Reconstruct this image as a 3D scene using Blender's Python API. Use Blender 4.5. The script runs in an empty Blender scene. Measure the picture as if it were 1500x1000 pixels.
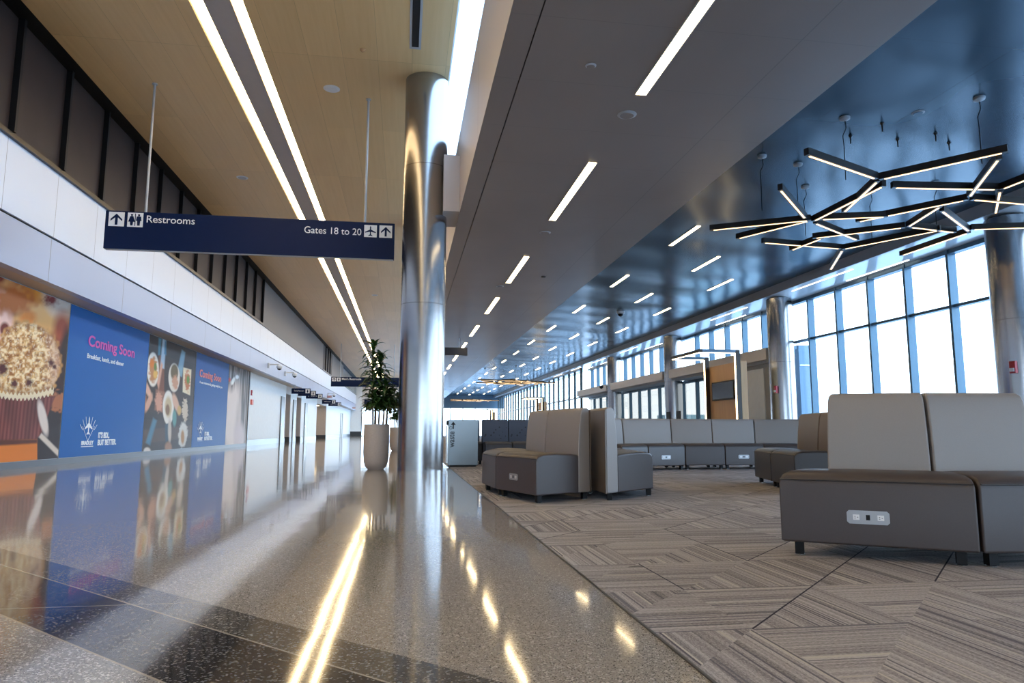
import bpy, bmesh, math, random
import numpy as np
from mathutils import Vector, Matrix
random.seed(7)
S = bpy.context.scene
COL = S.collection
# ------------------------------------------------------------------ camera
YAW, PITCH, ROLL, FPX, EYE = 0.152133884, 0.127709852, 0.00227146623, 1021.02, 0.70
cf = Vector((math.sin(YAW)*math.cos(PITCH), math.cos(YAW)*math.cos(PITCH), math.sin(PITCH)))
r0 = Vector((math.cos(YAW), -math.sin(YAW), 0)); u0 = r0.cross(cf)
cr = math.cos(ROLL)*r0 + math.sin(ROLL)*u0
cu = -math.sin(ROLL)*r0 + math.cos(ROLL)*u0
cam_d = bpy.data.cameras.new('camera'); cam = bpy.data.objects.new('camera', cam_d); COL.objects.link(cam)
cam_d.sensor_width = 36; cam_d.lens = FPX/1500*36; cam_d.clip_start = .05; cam_d.clip_end = 800
cam.matrix_world = Matrix(((cr.x, cu.x, -cf.x, 0), (cr.y, cu.y, -cf.y, 0), (cr.z, cu.z, -cf.z, EYE), (0, 0, 0, 1)))
S.camera = cam
# ------------------------------------------------------------------ world, exposure
S.view_settings.view_transform = 'Standard'; S.view_settings.look = 'None'
S.view_settings.gamma = 1; S.view_settings.use_curve_mapping = False
S.view_settings.exposure = 0.62
W = bpy.data.worlds.new('sky'); S.world = W; W.use_nodes = True
wn = W.node_tree; wn.nodes.clear()
wo = wn.nodes.new('ShaderNodeOutputWorld'); wb = wn.nodes.new('ShaderNodeBackground')
wt = wn.nodes.new('ShaderNodeTexCoord'); wsx = wn.nodes.new('ShaderNodeSeparateXYZ'); wr = wn.nodes.new('ShaderNodeValToRGB')
wn.links.new(wt.outputs['Generated'], wsx.inputs[0]); wn.links.new(wsx.outputs[2], wr.inputs[0])
e = wr.color_ramp.elements
e[0].position = 0; e[0].color = (.72, .86, 1, 1); e[1].position = .55; e[1].color = (.40, .65, 1, 1)
wn.links.new(wr.outputs[0], wb.inputs[0]); wb.inputs[1].default_value = 4.6
wn.links.new(wb.outputs[0], wo.inputs[0])
try:
    S.cycles.max_bounces = 10; S.cycles.diffuse_bounces = 4; S.cycles.glossy_bounces = 4
    S.cycles.transparent_max_bounces = 16; S.cycles.use_denoising = True
    S.cycles.sample_clamp_indirect = 6; S.cycles.caustics_reflective = False; S.cycles.caustics_refractive = False
except Exception: pass
LED_POWER = 14.0
WARM = (1.0, .75, .41)

# ------------------------------------------------------------------ node helper
class V:
    def __init__(s, nt, sock): s.nt = nt; s.s = sock
    def _m(s, op, *a):
        n = s.nt.nodes.new('ShaderNodeMath'); n.operation = op
        for i, v in enumerate((s,)+a):
            if isinstance(v, V): s.nt.links.new(v.s, n.inputs[i])
            else: n.inputs[i].default_value = float(v)
        return V(s.nt, n.outputs[0])
    def __add__(s, o): return s._m('ADD', o)
    def __sub__(s, o): return s._m('SUBTRACT', o)
    def __mul__(s, o): return s._m('MULTIPLY', o)
    def __truediv__(s, o): return s._m('DIVIDE', o)
    def gt(s, o): return s._m('GREATER_THAN', o)
    def lt(s, o): return s._m('LESS_THAN', o)
    def floor(s): return s._m('FLOOR')
    def fract(s): return s._m('FRACT')
    def abs(s): return s._m('ABSOLUTE')
    def mod(s, o): return s._m('FLOORED_MODULO', o)
    def min(s, o): return s._m('MINIMUM', o)
    def max(s, o): return s._m('MAXIMUM', o)

class M:
    def __init__(s, name):
        s.m = bpy.data.materials.new(name); s.m.use_nodes = True
        s.nt = s.m.node_tree; s.b = s.nt.nodes['Principled BSDF']
    def set(s, **k):
        for a, v in k.items():
            i = s.b.inputs[a.replace('_', ' ')]
            if isinstance(v, V): s.nt.links.new(v.s, i)
            elif hasattr(v, 'is_output'): s.nt.links.new(v, i)
            else: i.default_value = v
        return s
    def xyz(s):
        n = s.nt.nodes.new('ShaderNodeNewGeometry'); q = s.nt.nodes.new('ShaderNodeSeparateXYZ')
        s.nt.links.new(n.outputs['Position'], q.inputs[0])
        return [V(s.nt, q.outputs[i]) for i in range(3)]
    def objxyz(s):
        n = s.nt.nodes.new('ShaderNodeTexCoord'); q = s.nt.nodes.new('ShaderNodeSeparateXYZ')
        s.nt.links.new(n.outputs['Object'], q.inputs[0])
        return [V(s.nt, q.outputs[i]) for i in range(3)]
    def vec(s, x, y, z=0):
        n = s.nt.nodes.new('ShaderNodeCombineXYZ')
        for i, v in enumerate((x, y, z)):
            if isinstance(v, V): s.nt.links.new(v.s, n.inputs[i])
            else: n.inputs[i].default_value = v
        return n.outputs[0]
    def noise(s, vec=None, scale=5, detail=2, rough=.5):
        n = s.nt.nodes.new('ShaderNodeTexNoise'); n.inputs['Scale'].default_value = scale
        n.inputs['Detail'].default_value = detail; n.inputs['Roughness'].default_value = rough
        if vec is None:
            g = s.nt.nodes.new('ShaderNodeTexCoord'); vec = g.outputs['Object']
        s.nt.links.new(vec, n.inputs['Vector'])
        return V(s.nt, n.outputs[0])
    def white(s, vec):
        n = s.nt.nodes.new('ShaderNodeTexWhiteNoise'); n.noise_dimensions = '3D'
        s.nt.links.new(vec, n.inputs['Vector']); return V(s.nt, n.outputs[0])
    def voro(s, vec, scale):
        n = s.nt.nodes.new('ShaderNodeTexVoronoi'); n.inputs['Scale'].default_value = scale
        s.nt.links.new(vec, n.inputs['Vector']); return V(s.nt, n.outputs['Distance']), n.outputs['Color']
    def mix(s, f, a, b):
        n = s.nt.nodes.new('ShaderNodeMix'); n.data_type = 'RGBA'
        for sock, v in ((n.inputs[0], f), (n.inputs[6], a), (n.inputs[7], b)):
            if isinstance(v, V): s.nt.links.new(v.s, sock)
            elif hasattr(v, 'is_output'): s.nt.links.new(v, sock)
            elif isinstance(v, (tuple, list)): sock.default_value = (*v, 1)
            else: sock.default_value = v
        return n.outputs[2]
    def bump(s, h, strength=.2, dist=.01):
        n = s.nt.nodes.new('ShaderNodeBump'); n.inputs['Strength'].default_value = strength
        n.inputs['Distance'].default_value = dist; s.nt.links.new(h.s, n.inputs['Height'])
        s.nt.links.new(n.outputs[0], s.b.inputs['Normal']); return s

def plain(name, col, rough=.5, metal=0, spec=.5, var=.06, vs=6, coat=0):
    m = M(name); m.set(Roughness=rough, Metallic=metal, Specular_IOR_Level=spec, Coat_Weight=coat)
    n = m.noise(scale=vs, detail=3)
    m.set(Base_Color=m.mix(n, tuple(c*(1-var) for c in col), tuple(min(1, c*(1+var)) for c in col)))
    return m.m
def emit(name, col, st):
    m = M(name); m.set(Base_Color=(0, 0, 0, 1), Emission_Color=(*col, 1), Emission_Strength=st, Roughness=.4); return m.m

MT = {}
# terrazzo
m = M('terrazzo'); x, y, z = m.xyz(); p = m.vec(x, y, 0)
d1, c1 = m.voro(p, 150); d2, c2 = m.voro(p, 330)
sp = m.white(c1); sp2 = m.white(c2)
s_ = x + y
inband = s_.gt(1.53) * s_.lt(2.33); dark = s_.gt(1.53) * s_.lt(2.06)
n = m.noise(p, 1.1, 3); fn = m.noise(p, 60, 3, .7)
light = m.mix(n, (.38, .345, .305), (.46, .42, .375))
light = m.mix(fn, light, (.25, .225, .20))
light = m.mix(sp.gt(.86), light, (.50, .46, .42)); light = m.mix(sp2.gt(.84), light, (.085, .075, .07))
grey = m.mix(fn, (.34, .33, .33), (.21, .205, .21)); grey = m.mix(sp.gt(.82), grey, (.52, .51, .50))
grey = m.mix(sp2.gt(.86), grey, (.10, .10, .10))
drk = m.mix(fn, (.045, .045, .052), (.022, .022, .026)); drk = m.mix(sp.gt(.86), drk, (.20, .19, .185))
med = m.mix(fn, (.125, .12, .115), (.07, .066, .062)); med = m.mix(sp.gt(.84), med, (.30, .28, .26))
c = m.mix(s_.lt(1.53), light, grey)
c = m.mix(inband, c, med); c = m.mix(dark, c, drk)
strip = ((s_ - 2.06).abs().lt(.006)).max((s_ - 1.53).abs().lt(.006))
yj = ((y - 3.13).mod(6.1) - .003).abs().lt(.0035)
c = m.mix(strip.max(yj), c, (.36, .32, .27))
m.set(Base_Color=c, Roughness=.075, IOR=1.5, Specular_IOR_Level=.62, Coat_Weight=.12, Coat_Roughness=.02)
wv = m.noise(m.vec(x*1.0, y*.55, 0), 1.4, 2)
m.bump(wv, .20, .012); m.nt.links.new(m.b.inputs['Normal'].links[0].from_socket, m.b.inputs['Coat Normal'])
MT['terrazzo'] = m.m
# carpet tiles: half-square pieces with threads running two ways
m = M('carpet'); x, y, z = m.xyz(); L = .62
u = x/L; v = (y + .05)/L
iu = u.floor(); iv = v.floor(); fu = u.fract(); fv = v.fract()
tri = fu.gt(fv)
rnd = m.white(m.vec(iu, iv, tri)); rnd2 = m.white(m.vec(iv + 31.3, iu + 7.7, tri)); 
ori = rnd.gt(.50)
acr = y*ori + x*(ori*(-1.0) + 1.0); aln = x*ori + y*(ori*(-1.0) + 1.0)
st1 = m.white(m.vec((acr/.0085).floor(), (rnd*40).floor(), 3)); st2 = m.white(m.vec((acr/.047).floor(), (rnd2*40).floor(), 9))
st3 = m.noise(m.vec(acr/.005, aln/.014, 0), 1.0, 2, .7)
tone = st1*.36 + st2*.24 + (st3 - .5)*1.3 + .20 + rnd2*.16
c = m.mix(tone.max(0).min(1), (.058, .052, .058), (.46, .43, .435))
bl = m.white(m.vec((acr/.0085).floor() + .5, (rnd*40).floor(), 21))
c = m.mix(bl.gt(.93)*.7, c, (.06, .055, .08)); c = m.mix(bl.lt(.035)*.7, c, (.50, .46, .41))
edge = (fu - fv).abs().lt(.009) * rnd.gt(.25)
rq = m.white(m.vec(iu + 3.1, iv, 5)); edge = (fu - fv).abs().lt(.009) * rq.gt(.45)
rq2 = m.white(m.vec(iu + .5, iv + 9.3, 6)); e2 = fu.lt(.012)*rq2.gt(.72)
e3 = m.white(m.vec(iu + .5, iv + 2.3, 16)).gt(.86) * fv.lt(.010)
c = m.mix(edge.max(e2).max(e3), c, (.03, .028, .045))
m.set(Base_Color=c, Roughness=.95, Specular_IOR_Level=.15); m.bump(st3 + st1, .5, .004)
MT['carpet'] = m.m
# wooden ceiling panels
m = M('wood_panels'); x, y, z = m.xyz()
g = m.noise(m.vec(x*14, y*.6, 0), 1.0, 4, .6); pid = m.white(m.vec((x/.62).floor(), (y/3.05).floor(), 1))
c = m.mix(g, (.70, .46, .20), (.84, .60, .30)); c = m.mix(pid*.30, c, (.54, .36, .17))
seam = ((x/.62).fract().lt(.008)).max((y/6.1).fract().lt(.001))
c = m.mix(seam*.55, c, (.20, .12, .06))
m.set(Base_Color=c, Roughness=.42, Specular_IOR_Level=.45); m.bump(m.noise(m.vec(x*1.3, y*.35, 0), 1.2, 1), .25, .02)
MT['wood_panels'] = m.m
m = M('oak'); x, y, z = m.xyz(); g = m.noise(m.vec(x*20, y*20, z*1.2), 1, 4)
m.set(Base_Color=m.mix(g, (.42, .22, .09), (.56, .33, .15)), Roughness=.45); MT['oak'] = m.m
# grey soffit and blue ceiling metal panels
def panel_ceiling(name, col, px_, py_, rough, metal, bstr, dk):
    m = M(name); x, y, z = m.xyz()
    n = m.noise(m.vec(x*.8, y*.5, 0), 1, 2)
    c = m.mix(n, tuple(v*.9 for v in col), tuple(min(1, v*1.1) for v in col))
    c = m.mix((((y/py_).fract().lt(.004)).max((x/px_).fract().lt(.003)))*.45, c, dk)
    m.set(Base_Color=c, Roughness=rough, Metallic=metal)
    pan = m.noise(m.vec(x*.30+y*.10, y*.62-x*.22, 0), 1.0, 0); m.bump(pan, bstr, .03 if bstr < .5 else .13); return m.m
MT['grey_soffit'] = panel_ceiling('grey_soffit', (.31, .265, .24), 3.9, 1.22, .27, .10, .14, (.17, .15, .14))
MT['blue_panels'] = panel_ceiling('blue_panels', (.024, .066, .105), 1.25, 3.6, .23, .22, .6, (.018, .045, .075))
MT['white_soffit'] = panel_ceiling('white_soffit', (.90, .89, .88), 4.0, 1.5, .16, .22, .12, (.3, .32, .34))
# fascia
def seamed(name, col, off, pitch, rough=.4, metal=0, dk=(.25, .26, .3)):
    m = M(name); x, y, z = m.xyz(); n = m.noise(m.vec(x, y*.3, z), 1, 2)
    c = m.mix(n, tuple(v*.96 for v in col), col)
    c = m.mix(((y - off)/pitch).fract().lt(.007), c, dk); m.set(Base_Color=c, Roughness=rough, Metallic=metal); return m.m
MT['fascia_daylit'] = seamed('fascia_daylit', (.72, .79, .91), 13.5, 1.68, .38, .0)  # blue cast of the daylight mixed into the white upper band
MT['fascia_shaded'] = seamed('fascia_shaded', (.44, .49, .63), 13.5, 3.36, .38, .1)  # lower band: its weaker, bluish light is put into this darker colour
MT['fascia_warm'] = seamed('fascia_warm', (.62, .56, .53), 3.0, 3.05, .40, .1, (.4, .36, .34))
MT['white_wall'] = plain('white_wall', (.82, .86, .88), .5)
MT['grey_wall'] = plain('grey_wall', (.36, .36, .37), .6)
MT['tan_wall'] = plain('tan_wall', (.45, .40, .37), .6)
MT['pale_grey_wall'] = plain('pale_grey_wall', (.62, .60, .58), .55)  # light grey for the end walls and the opening headers
MT['base_blue'] = plain('base_blue', (.13, .17, .21), .3)
MT['base_dark'] = plain('base_dark', (.03, .032, .038), .35)
MT['soffit_brown'] = plain('soffit_brown', (.52, .45, .40), .5)
MT['base_grey'] = plain('base_grey', (.10, .11, .13), .4)
MT['black'] = plain('black', (.006, .006, .007), .5, spec=.25)
MT['dark_metal'] = plain('dark_metal', (.040, .034, .030), .35, .6)
MT['bronze_glass'] = plain('bronze_glass', (.036, .024, .021), .55, 0, .25, vs=1.5, var=.3)
MT['mullion'] = plain('mullion', (.075, .135, .185), .32, .5)
MT['dark_mullion'] = plain('dark_mullion', (.03, .045, .05), .35, .4)
MT['bin_steel'] = plain('bin_steel', (.22, .245, .26), .33, 1, var=.04)
MT['steel'] = plain('steel', (.62, .62, .61), .20, 1, var=.04)
MT['chrome'] = plain('chrome', (.8, .8, .8), .08, 1)
MT['cream_band'] = plain('cream_band', (.62, .54, .46), .30, .35)
MT['navy_seat'] = plain('navy_seat', (.035, .043, .065), .5, vs=160)
MT['door_steel'] = plain('door_steel', (.20, .21, .22), .35, .5)
MT['taupe'] = plain('taupe_vinyl', (.058, .045, .043), .42, vs=160, var=.12)
MT['light_vinyl'] = plain('light_vinyl', (.275, .245, .228), .45, vs=160, var=.06)
MT['brown_vinyl'] = plain('brown_vinyl', (.145, .110, .085), .45, vs=160, var=.1)
MT['piping'] = plain('piping', (.035, .028, .026), .5)
MT['shaded_taupe'] = plain('shaded_taupe', (.030, .026, .027), .42, vs=160, var=.12)  # taupe darkened for seats facing away from the windows, shade in the colour
MT['sign_blue'] = plain('sign_blue', (.003, .011, .048), .45, spec=.14)
MT['sign_black'] = plain('sign_black', (.014, .016, .03), .35)
MT['sign_white'] = plain('sign_white', (.80, .80, .80), .5)
MT['print_white'] = plain('print_white', (.88, .92, .95), .4)
MT['magenta'] = plain('magenta', (.62, .045, .36), .4)
MT['orange_red'] = plain('orange_red', (.70, .13, .10), .4)
MT['red'] = plain('red', (.45, .02, .03), .4)
MT['white_plastic'] = plain('white_plastic', (.75, .76, .77), .4)
MT['grey_plastic'] = plain('grey_plastic', (.42, .43, .44), .4)
MT['outlet_plate'] = plain('outlet_plate', (.40, .41, .43), .35, .6)
MT['screen'] = plain('screen', (.02, .03, .035), .15, vs=2, var=.5)
MT['led'] = emit('led', WARM, LED_POWER)
MT['led_bar'] = emit('led_bar', (1.0, .64, .31), 2.6)
MT['led_thin'] = emit('led_thin', (1, .92, .8), 3.0)
MT['led_cove'] = emit('led_cove', WARM, 8.0)
MT['tarmac'] = plain('tarmac', (.55, .58, .60), .8, vs=.05)
MT['apron_teal'] = plain('apron_teal', (.42, .60, .60), .5)
MT['jet_metal'] = plain('jet_metal', (.10, .17, .24), .4, .3)
MT['soil'] = plain('soil', (.03, .02, .015), .9, vs=60, var=.5)
MT['cane'] = plain('cane', (.16, .11, .07), .8, vs=50, var=.4)
# brushed steel column cladding
m = M('column_steel'); x, y, z = m.objxyz()
n = m.noise(m.vec(x*1.2, y*1.2, z*30), 1, 2)
seam = ((z - 5.62).abs().lt(.006)).max((z - 3.0).abs().lt(.005)) 
m.set(Base_Color=m.mix(seam, (.36, .36, .365), (.17, .16, .15)), Metallic=1, Roughness=n*.06 + .19, Anisotropic=.6)
MT['column_steel'] = m.m
m = M('planter_concrete'); n = m.noise(scale=40, detail=4)
m.set(Base_Color=m.mix(n, (.40, .345, .31), (.50, .44, .40)), Roughness=.8); MT['planter'] = m.m
m = M('leaf'); n = m.noise(scale=9, detail=2)
m.set(Base_Color=m.mix(n, (.012, .040, .010), (.045, .105, .022)), Roughness=.35); MT['leaf'] = m.m
m = M('navy_tufted'); x, y, z = m.objxyz(); d, c = m.voro(m.vec(x, 0, z), 11)
m.set(Base_Color=m.mix(d.lt(.20), (.055, .075, .12), (.014, .02, .035)), Roughness=.6); MT['navy_tufted'] = m.m
m = M('print'); a = m.nt.nodes.new('ShaderNodeVertexColor'); a.layer_name = 'print'
m.set(Base_Color=a.outputs[0], Roughness=.45, Specular_IOR_Level=.18); MT['print'] = m.m
m = M('glass_pane'); m.nt.nodes.remove(m.b)
tr = m.nt.nodes.new('ShaderNodeBsdfTransparent'); tr.inputs[0].default_value = (.93, .97, 1, 1)
gl = m.nt.nodes.new('ShaderNodeBsdfGlossy'); gl.inputs[1].default_value = .02
lw = m.nt.nodes.new('ShaderNodeLayerWeight'); lw.inputs[0].default_value = .5
fr = (V(m.nt, lw.outputs['Facing'])._m('POWER', 4.0)*.45 + .035).s.node
mx = m.nt.nodes.new('ShaderNodeMixShader')
m.nt.links.new(fr.outputs[0], mx.inputs[0]); m.nt.links.new(tr.outputs[0], mx.inputs[1]); m.nt.links.new(gl.outputs[0], mx.inputs[2])
m.nt.links.new(mx.outputs[0], m.nt.nodes['Material Output'].inputs[0]); MT['glass'] = m.m
m2 = m.m.copy(); m2.name = 'tinted_glass_pane'
for n_ in m2.node_tree.nodes:
    if n_.type == 'BSDF_TRANSPARENT': n_.inputs[0].default_value = (.46, .44, .41, 1)
MT['tinted'] = m2

# ------------------------------------------------------------------ mesh helpers
class MB:
    def __init__(s): s.v = []; s.f = []
    def box(s, x0, x1, y0, y1, z0, z1):
        b = len(s.v)
        s.v += [(x0, y0, z0), (x1, y0, z0), (x1, y1, z0), (x0, y1, z0), (x0, y0, z1), (x1, y0, z1), (x1, y1, z1), (x0, y1, z1)]
        s.f += [tuple(b+i for i in q) for q in ((0, 3, 2, 1), (4, 5, 6, 7), (0, 1, 5, 4), (1, 2, 6, 5), (2, 3, 7, 6), (3, 0, 4, 7))]
        return s
    def prism(s, prof, a, b):
        """closed profile of points mapped by functions a and b (start, end)"""
        n = len(prof); o = len(s.v)
        s.v += [a(*p) for p in prof] + [b(*p) for p in prof]
        s.f += [tuple(o+i for i in reversed(range(n))), tuple(o+n+i for i in range(n))]
        s.f += [(o+i, o+(i+1) % n, o+n+(i+1) % n, o+n+i) for i in range(n)]
        return s
    def bar(s, p, q, w, h, up=(0, 0, 1)):
        p = Vector(p); q = Vector(q); d = (q-p).normalized(); up = Vector(up)
        if abs(d.dot(up)) > .99: up = Vector((1, 0, 0))
        sd = d.cross(up).normalized(); u2 = sd.cross(d)
        prof = [(-w/2, -h/2), (w/2, -h/2), (w/2, h/2), (-w/2, h/2)]
        return s.prism(prof, lambda i, j: tuple(p+sd*i+u2*j), lambda i, j: tuple(q+sd*i+u2*j))
    def lathe(s, cx, cy, prof, n=32):
        o = len(s.v)
        for r, z in prof:
            for i in range(n):
                a = 2*math.pi*i/n; s.v.append((cx+r*math.cos(a), cy+r*math.sin(a), z))
        for k in range(len(prof)-1):
            for i in range(n):
                s.f.append((o+k*n+i, o+k*n+(i+1) % n, o+(k+1)*n+(i+1) % n, o+(k+1)*n+i))
        s.f.append(tuple(o+i for i in reversed(range(n)))); s.f.append(tuple(o+(len(prof)-1)*n+i for i in range(n)))
        return s
    def tube(s, pts, r, n=6):
        pts = [Vector(p) for p in pts]; o = len(s.v)
        for k, p in enumerate(pts):
            d = (pts[min(k+1, len(pts)-1)] - pts[max(k-1, 0)]).normalized()
            a = Vector((1, 0, 0)) if abs(d.x) < .9 else Vector((0, 1, 0))
            e1 = d.cross(a).normalized(); e2 = d.cross(e1)
            for i in range(n):
                t = 2*math.pi*i/n; s.v.append(tuple(p + e1*(r*math.cos(t)) + e2*(r*math.sin(t))))
        for k in range(len(pts)-1):
            for i in range(n): s.f.append((o+k*n+i, o+k*n+(i+1) % n, o+(k+1)*n+(i+1) % n, o+(k+1)*n+i))
        s.f.append(tuple(o+i for i in reversed(range(n)))); s.f.append(tuple(o+(len(pts)-1)*n+i for i in range(n)))
        return s
    def poly(s, pts): o = len(s.v); s.v += [tuple(p) for p in pts]; s.f.append(tuple(range(o, o+len(pts)))); return s
    def build(s, name, mat, parent=None, origin=None, smooth=False, bevel=0, seg=2):
        me = bpy.data.meshes.new(name)
        o = Vector(origin) if origin is not None else (Vector(parent['_o']) if parent is not None and '_o' in parent else Vector((0, 0, 0)))
        me.from_pydata([tuple(Vector(p)-o) for p in s.v], [], s.f); me.update()
        me.materials.append(MT[mat] if isinstance(mat, str) else mat)
        ob = bpy.data.objects.new(name, me); COL.objects.link(ob)
        if parent is not None:
            ob.parent = parent
            if origin is not None: ob.location = o - Vector(parent['_o'] if '_o' in parent else (0, 0, 0))
        else: ob.location = o
        if smooth:
            me.shade_smooth()
            bm = bmesh.new(); bm.from_mesh(me); bmesh.ops.recalc_face_normals(bm, faces=bm.faces); 
            for ed in bm.edges:
                if len(ed.link_faces) == 2 and ed.calc_face_angle(0) > .7: ed.smooth = False
            bm.to_mesh(me); bm.free()
        else:
            bm = bmesh.new(); bm.from_mesh(me); bmesh.ops.recalc_face_normals(bm, faces=bm.faces); bm.to_mesh(me); bm.free()
        if bevel:
            b = ob.modifiers.new('bevel', 'BEVEL'); b.width = bevel; b.segments = seg; b.limit_method = 'ANGLE'; b.angle_limit = math.radians(35)
            b.harden_normals = True
            me.shade_smooth()
        return ob
def tag(o, label, cat, group=None, kind=None):
    o['label'] = label; o['category'] = cat
    if group: o['group'] = group
    if kind: o['kind'] = kind
    return o
def struct(o, label=None):
    o['kind'] = 'structure'
    if label: o['label'] = label
    return o
def empty(name, loc, label, cat, group=None):
    o = bpy.data.objects.new(name, None); COL.objects.link(o); o.location = loc; o.empty_display_size = .2
    o['_o'] = tuple(loc); return tag(o, label, cat, group)
def copy_tree(o, parent=None):
    c = o.copy(); COL.objects.link(c); c.parent = parent
    for ch in list(o.children): copy_tree(ch, c)
    return c
def SB(name, mat, x0, x1, y0, y1, z0, z1, **k):
    return struct(MB().box(x0, x1, y0, y1, z0, z1).build(name, mat, **k))
ORD = ['first', 'second', 'third', 'fourth', 'fifth', 'sixth', 'seventh', 'eighth', 'ninth', 'tenth', 'eleventh', 'twelfth']
Y0, Y1 = -14.0, 95.0

def text_mesh(name, txt, mat, org, ux, uy, width, height, parent, bold=0.0):
    """lettering fitted into width x height (cap height), lower left corner at org"""
    cu_ = bpy.data.curves.new(name, 'FONT'); cu_.body = txt; cu_.size = 1; cu_.extrude = .004; cu_.offset = bold
    t = bpy.data.objects.new(name, cu_); COL.objects.link(t)
    dg = bpy.context.evaluated_depsgraph_get(); me = bpy.data.meshes.new_from_object(t.evaluated_get(dg))
    bpy.data.objects.remove(t); bpy.data.curves.remove(cu_)
    co = np.zeros(len(me.vertices)*3); me.vertices.foreach_get('co', co); co = co.reshape(-1, 3)
    x0, x1 = co[:, 0].min(), co[:, 0].max(); cap = .70
    ux = Vector(ux); uy = Vector(uy); nz = ux.cross(uy)
    po = Vector(parent['_o']) if parent is not None and '_o' in parent else Vector((0, 0, 0))
    out = []
    for a, b, cc in co:
        p = Vector(org) + ux*((a-x0)/(x1-x0)*width) + uy*(b/cap*height) + nz*cc - po
        out += list(p)
    me.vertices.foreach_set('co', out); me.update(); me.name = name
    me.materials.clear(); me.materials.append(MT[mat])
    # one part per word
    if ' ' not in txt:
        ob = bpy.data.objects.new(name, me); COL.objects.link(ob); ob.parent = parent; return ob
    xs = np.sort(co[:, 0]); g = np.diff(xs); k_ = txt.count(' '); cuts = sorted(float((xs[i]+xs[i+1])/2) for i in np.argsort(g)[-k_:])
    fc = np.array([co[p.vertices[0], 0] for p in me.polygons])
    bounds = [-1e9] + cuts + [1e9]; av = [tuple(v.co) for v in me.vertices]
    for a_, b_ in zip(bounds, bounds[1:]):
        idx = [p for p, x_ in zip(me.polygons, fc) if a_ < x_ < b_]; used = sorted({v for p in idx for v in p.vertices}); mp = {v: i for i, v in enumerate(used)}
        m2_ = bpy.data.meshes.new(name); m2_.from_pydata([av[v] for v in used], [], [[mp[v] for v in p.vertices] for p in idx]); m2_.materials.append(MT[mat])
        ob = bpy.data.objects.new(name, m2_); COL.objects.link(ob); ob.parent = parent
    bpy.data.meshes.remove(me)

# ------------------------------------------------------------------ setting
SB('floor', 'terrazzo', -9.4, .87, Y0, Y1, -.12, 0)
SB('floor', 'carpet', .88, 13.4, Y0, Y1, -.12, .004)
SB('trim_1', 'dark_metal', .87, .88, Y0, Y1, -.12, .005)
# left wall, split by the openings
opens = [(43.4, 45.2), (47.7, 49.8), (58.5, 65.6)]
yy = Y0
for a, b in opens + [(Y1, None)]:
    w = SB('wall_left', 'white_wall', -9.3, -7.03, yy, a, 0, 3.4)
    SB('baseboard_left', 'base_blue', -7.03, -7.01, max(yy, 33.2), a, 0, .27)
    if b:
        SB('wall_left', 'pale_grey_wall', -9.3, -7.04, a, b, 2.9, 3.4)
        SB('wall_left', 'tan_wall', -9.32, -9.2, a, b, 0, 2.9)
        SB('wall_left', 'tan_wall', -9.2, -7.05, b - .03, b, 0, 2.9)
        SB('baseboard_left', 'base_dark', -9.2, -7.03, b-.05, b-.03, 0, .3)
        yy = b
SB('trim_2', 'soffit_brown', -7.03, -6.621, Y0, Y1, 3.36, 3.42)
SB('wall_left', 'fascia_shaded', -6.62, -6.43, Y0, Y1, 3.36, 4.16)
SB('wall_left', 'fascia_daylit', -6.62, -6.40, Y0, Y1, 4.19, 5.38)
SB('shadow_line', 'black', -6.6, -6.45, Y0, Y1, 4.15, 4.20)  # black strip stands in for the shadow line under the upper band
# clerestory of dark glass above the white fascia
MT['upper_grey'] = plain('upper_grey', (.17, .155, .15), .6)
SB('wall_left', 'upper_grey', -6.6, -6.37, 32.2, 55.7, 5.38, 7.45)
SB('wall_left', 'upper_grey', -6.6, -6.37, 62.6, 74, 5.38, 7.45)
cl = SB('window_1', 'dark_metal', -6.44, -6.34, Y0, 32.2, 5.38, 5.46)
MB().box(-6.44, -6.40, Y0, 32.2, 5.46, 7.4).build('pane', 'bronze_glass', cl)
k = 13.5 - 1.68*16
while k < 32.2:
    if k > Y0: MB().box(-6.44, -6.30, k-.035, k+.035, 5.46, 7.4).build('mullion', 'black', cl)
    k += 1.68
c2 = SB('window_2', 'dark_metal', -6.44, -6.34, 55.7, 62.6, 5.38, 5.46)
MB().box(-6.44, -6.38, 55.7, 62.6, 5.46, 7.4).build('pane', 'bronze_glass', c2)
for k in (57.4, 59.1, 60.8): MB().box(-6.44, -6.30, k-.03, k+.03, 5.46, 7.4).build('mullion', 'black', c2)
c3 = SB('window_3', 'mullion', -6.44, -6.34, 74, Y1, 5.38, 5.46)
MB().box(-6.42, -6.38, 74, Y1, 5.46, 7.4).build('pane', 'glass', c3)
SB('trim_4', 'black', -6.6, -6.1, Y0, Y1, 7.4, 7.5)
# wooden ceiling with the double light slot
for a, b in ((-6.1, -3.49), (-2.65, .70)): SB('ceiling', 'wood_panels', a, b, Y0, Y1, 7.40, 7.55)
SB('ceiling', 'tan_wall', -3.27, -2.86, Y0, Y1, 7.42, 7.55)
SB('ceiling', 'grey_wall', -7, .70, Y0, Y1, 7.62, 7.75)
SB('trim_5', 'fascia_warm', .62, .70, Y0, Y1, 7.55, 9.9)
SB('wall_left', 'grey_wall', -7, -6.6, Y0, Y1, 3.4, 7.75)
for nm, x0, x1, lb in (('A', -3.48, -3.28, 'long warm ceiling light line on the wall side of the twin slot'), ('B', -2.85, -2.66, 'long warm ceiling light line on the column side of the twin slot')):
    t = empty('linear_ceiling_light', ((x0+x1)/2, 0, 7.45), lb, 'light')
    MB().box(x0, x1, Y0, Y1, 7.46, 7.48).build('diffuser', 'led', t)
    MB().box(x0-.008, x0, Y0, Y1, 7.415, 7.48).box(x1, x1+.008, Y0, Y1, 7.415, 7.48).build('frame', 'oak', t)
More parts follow.
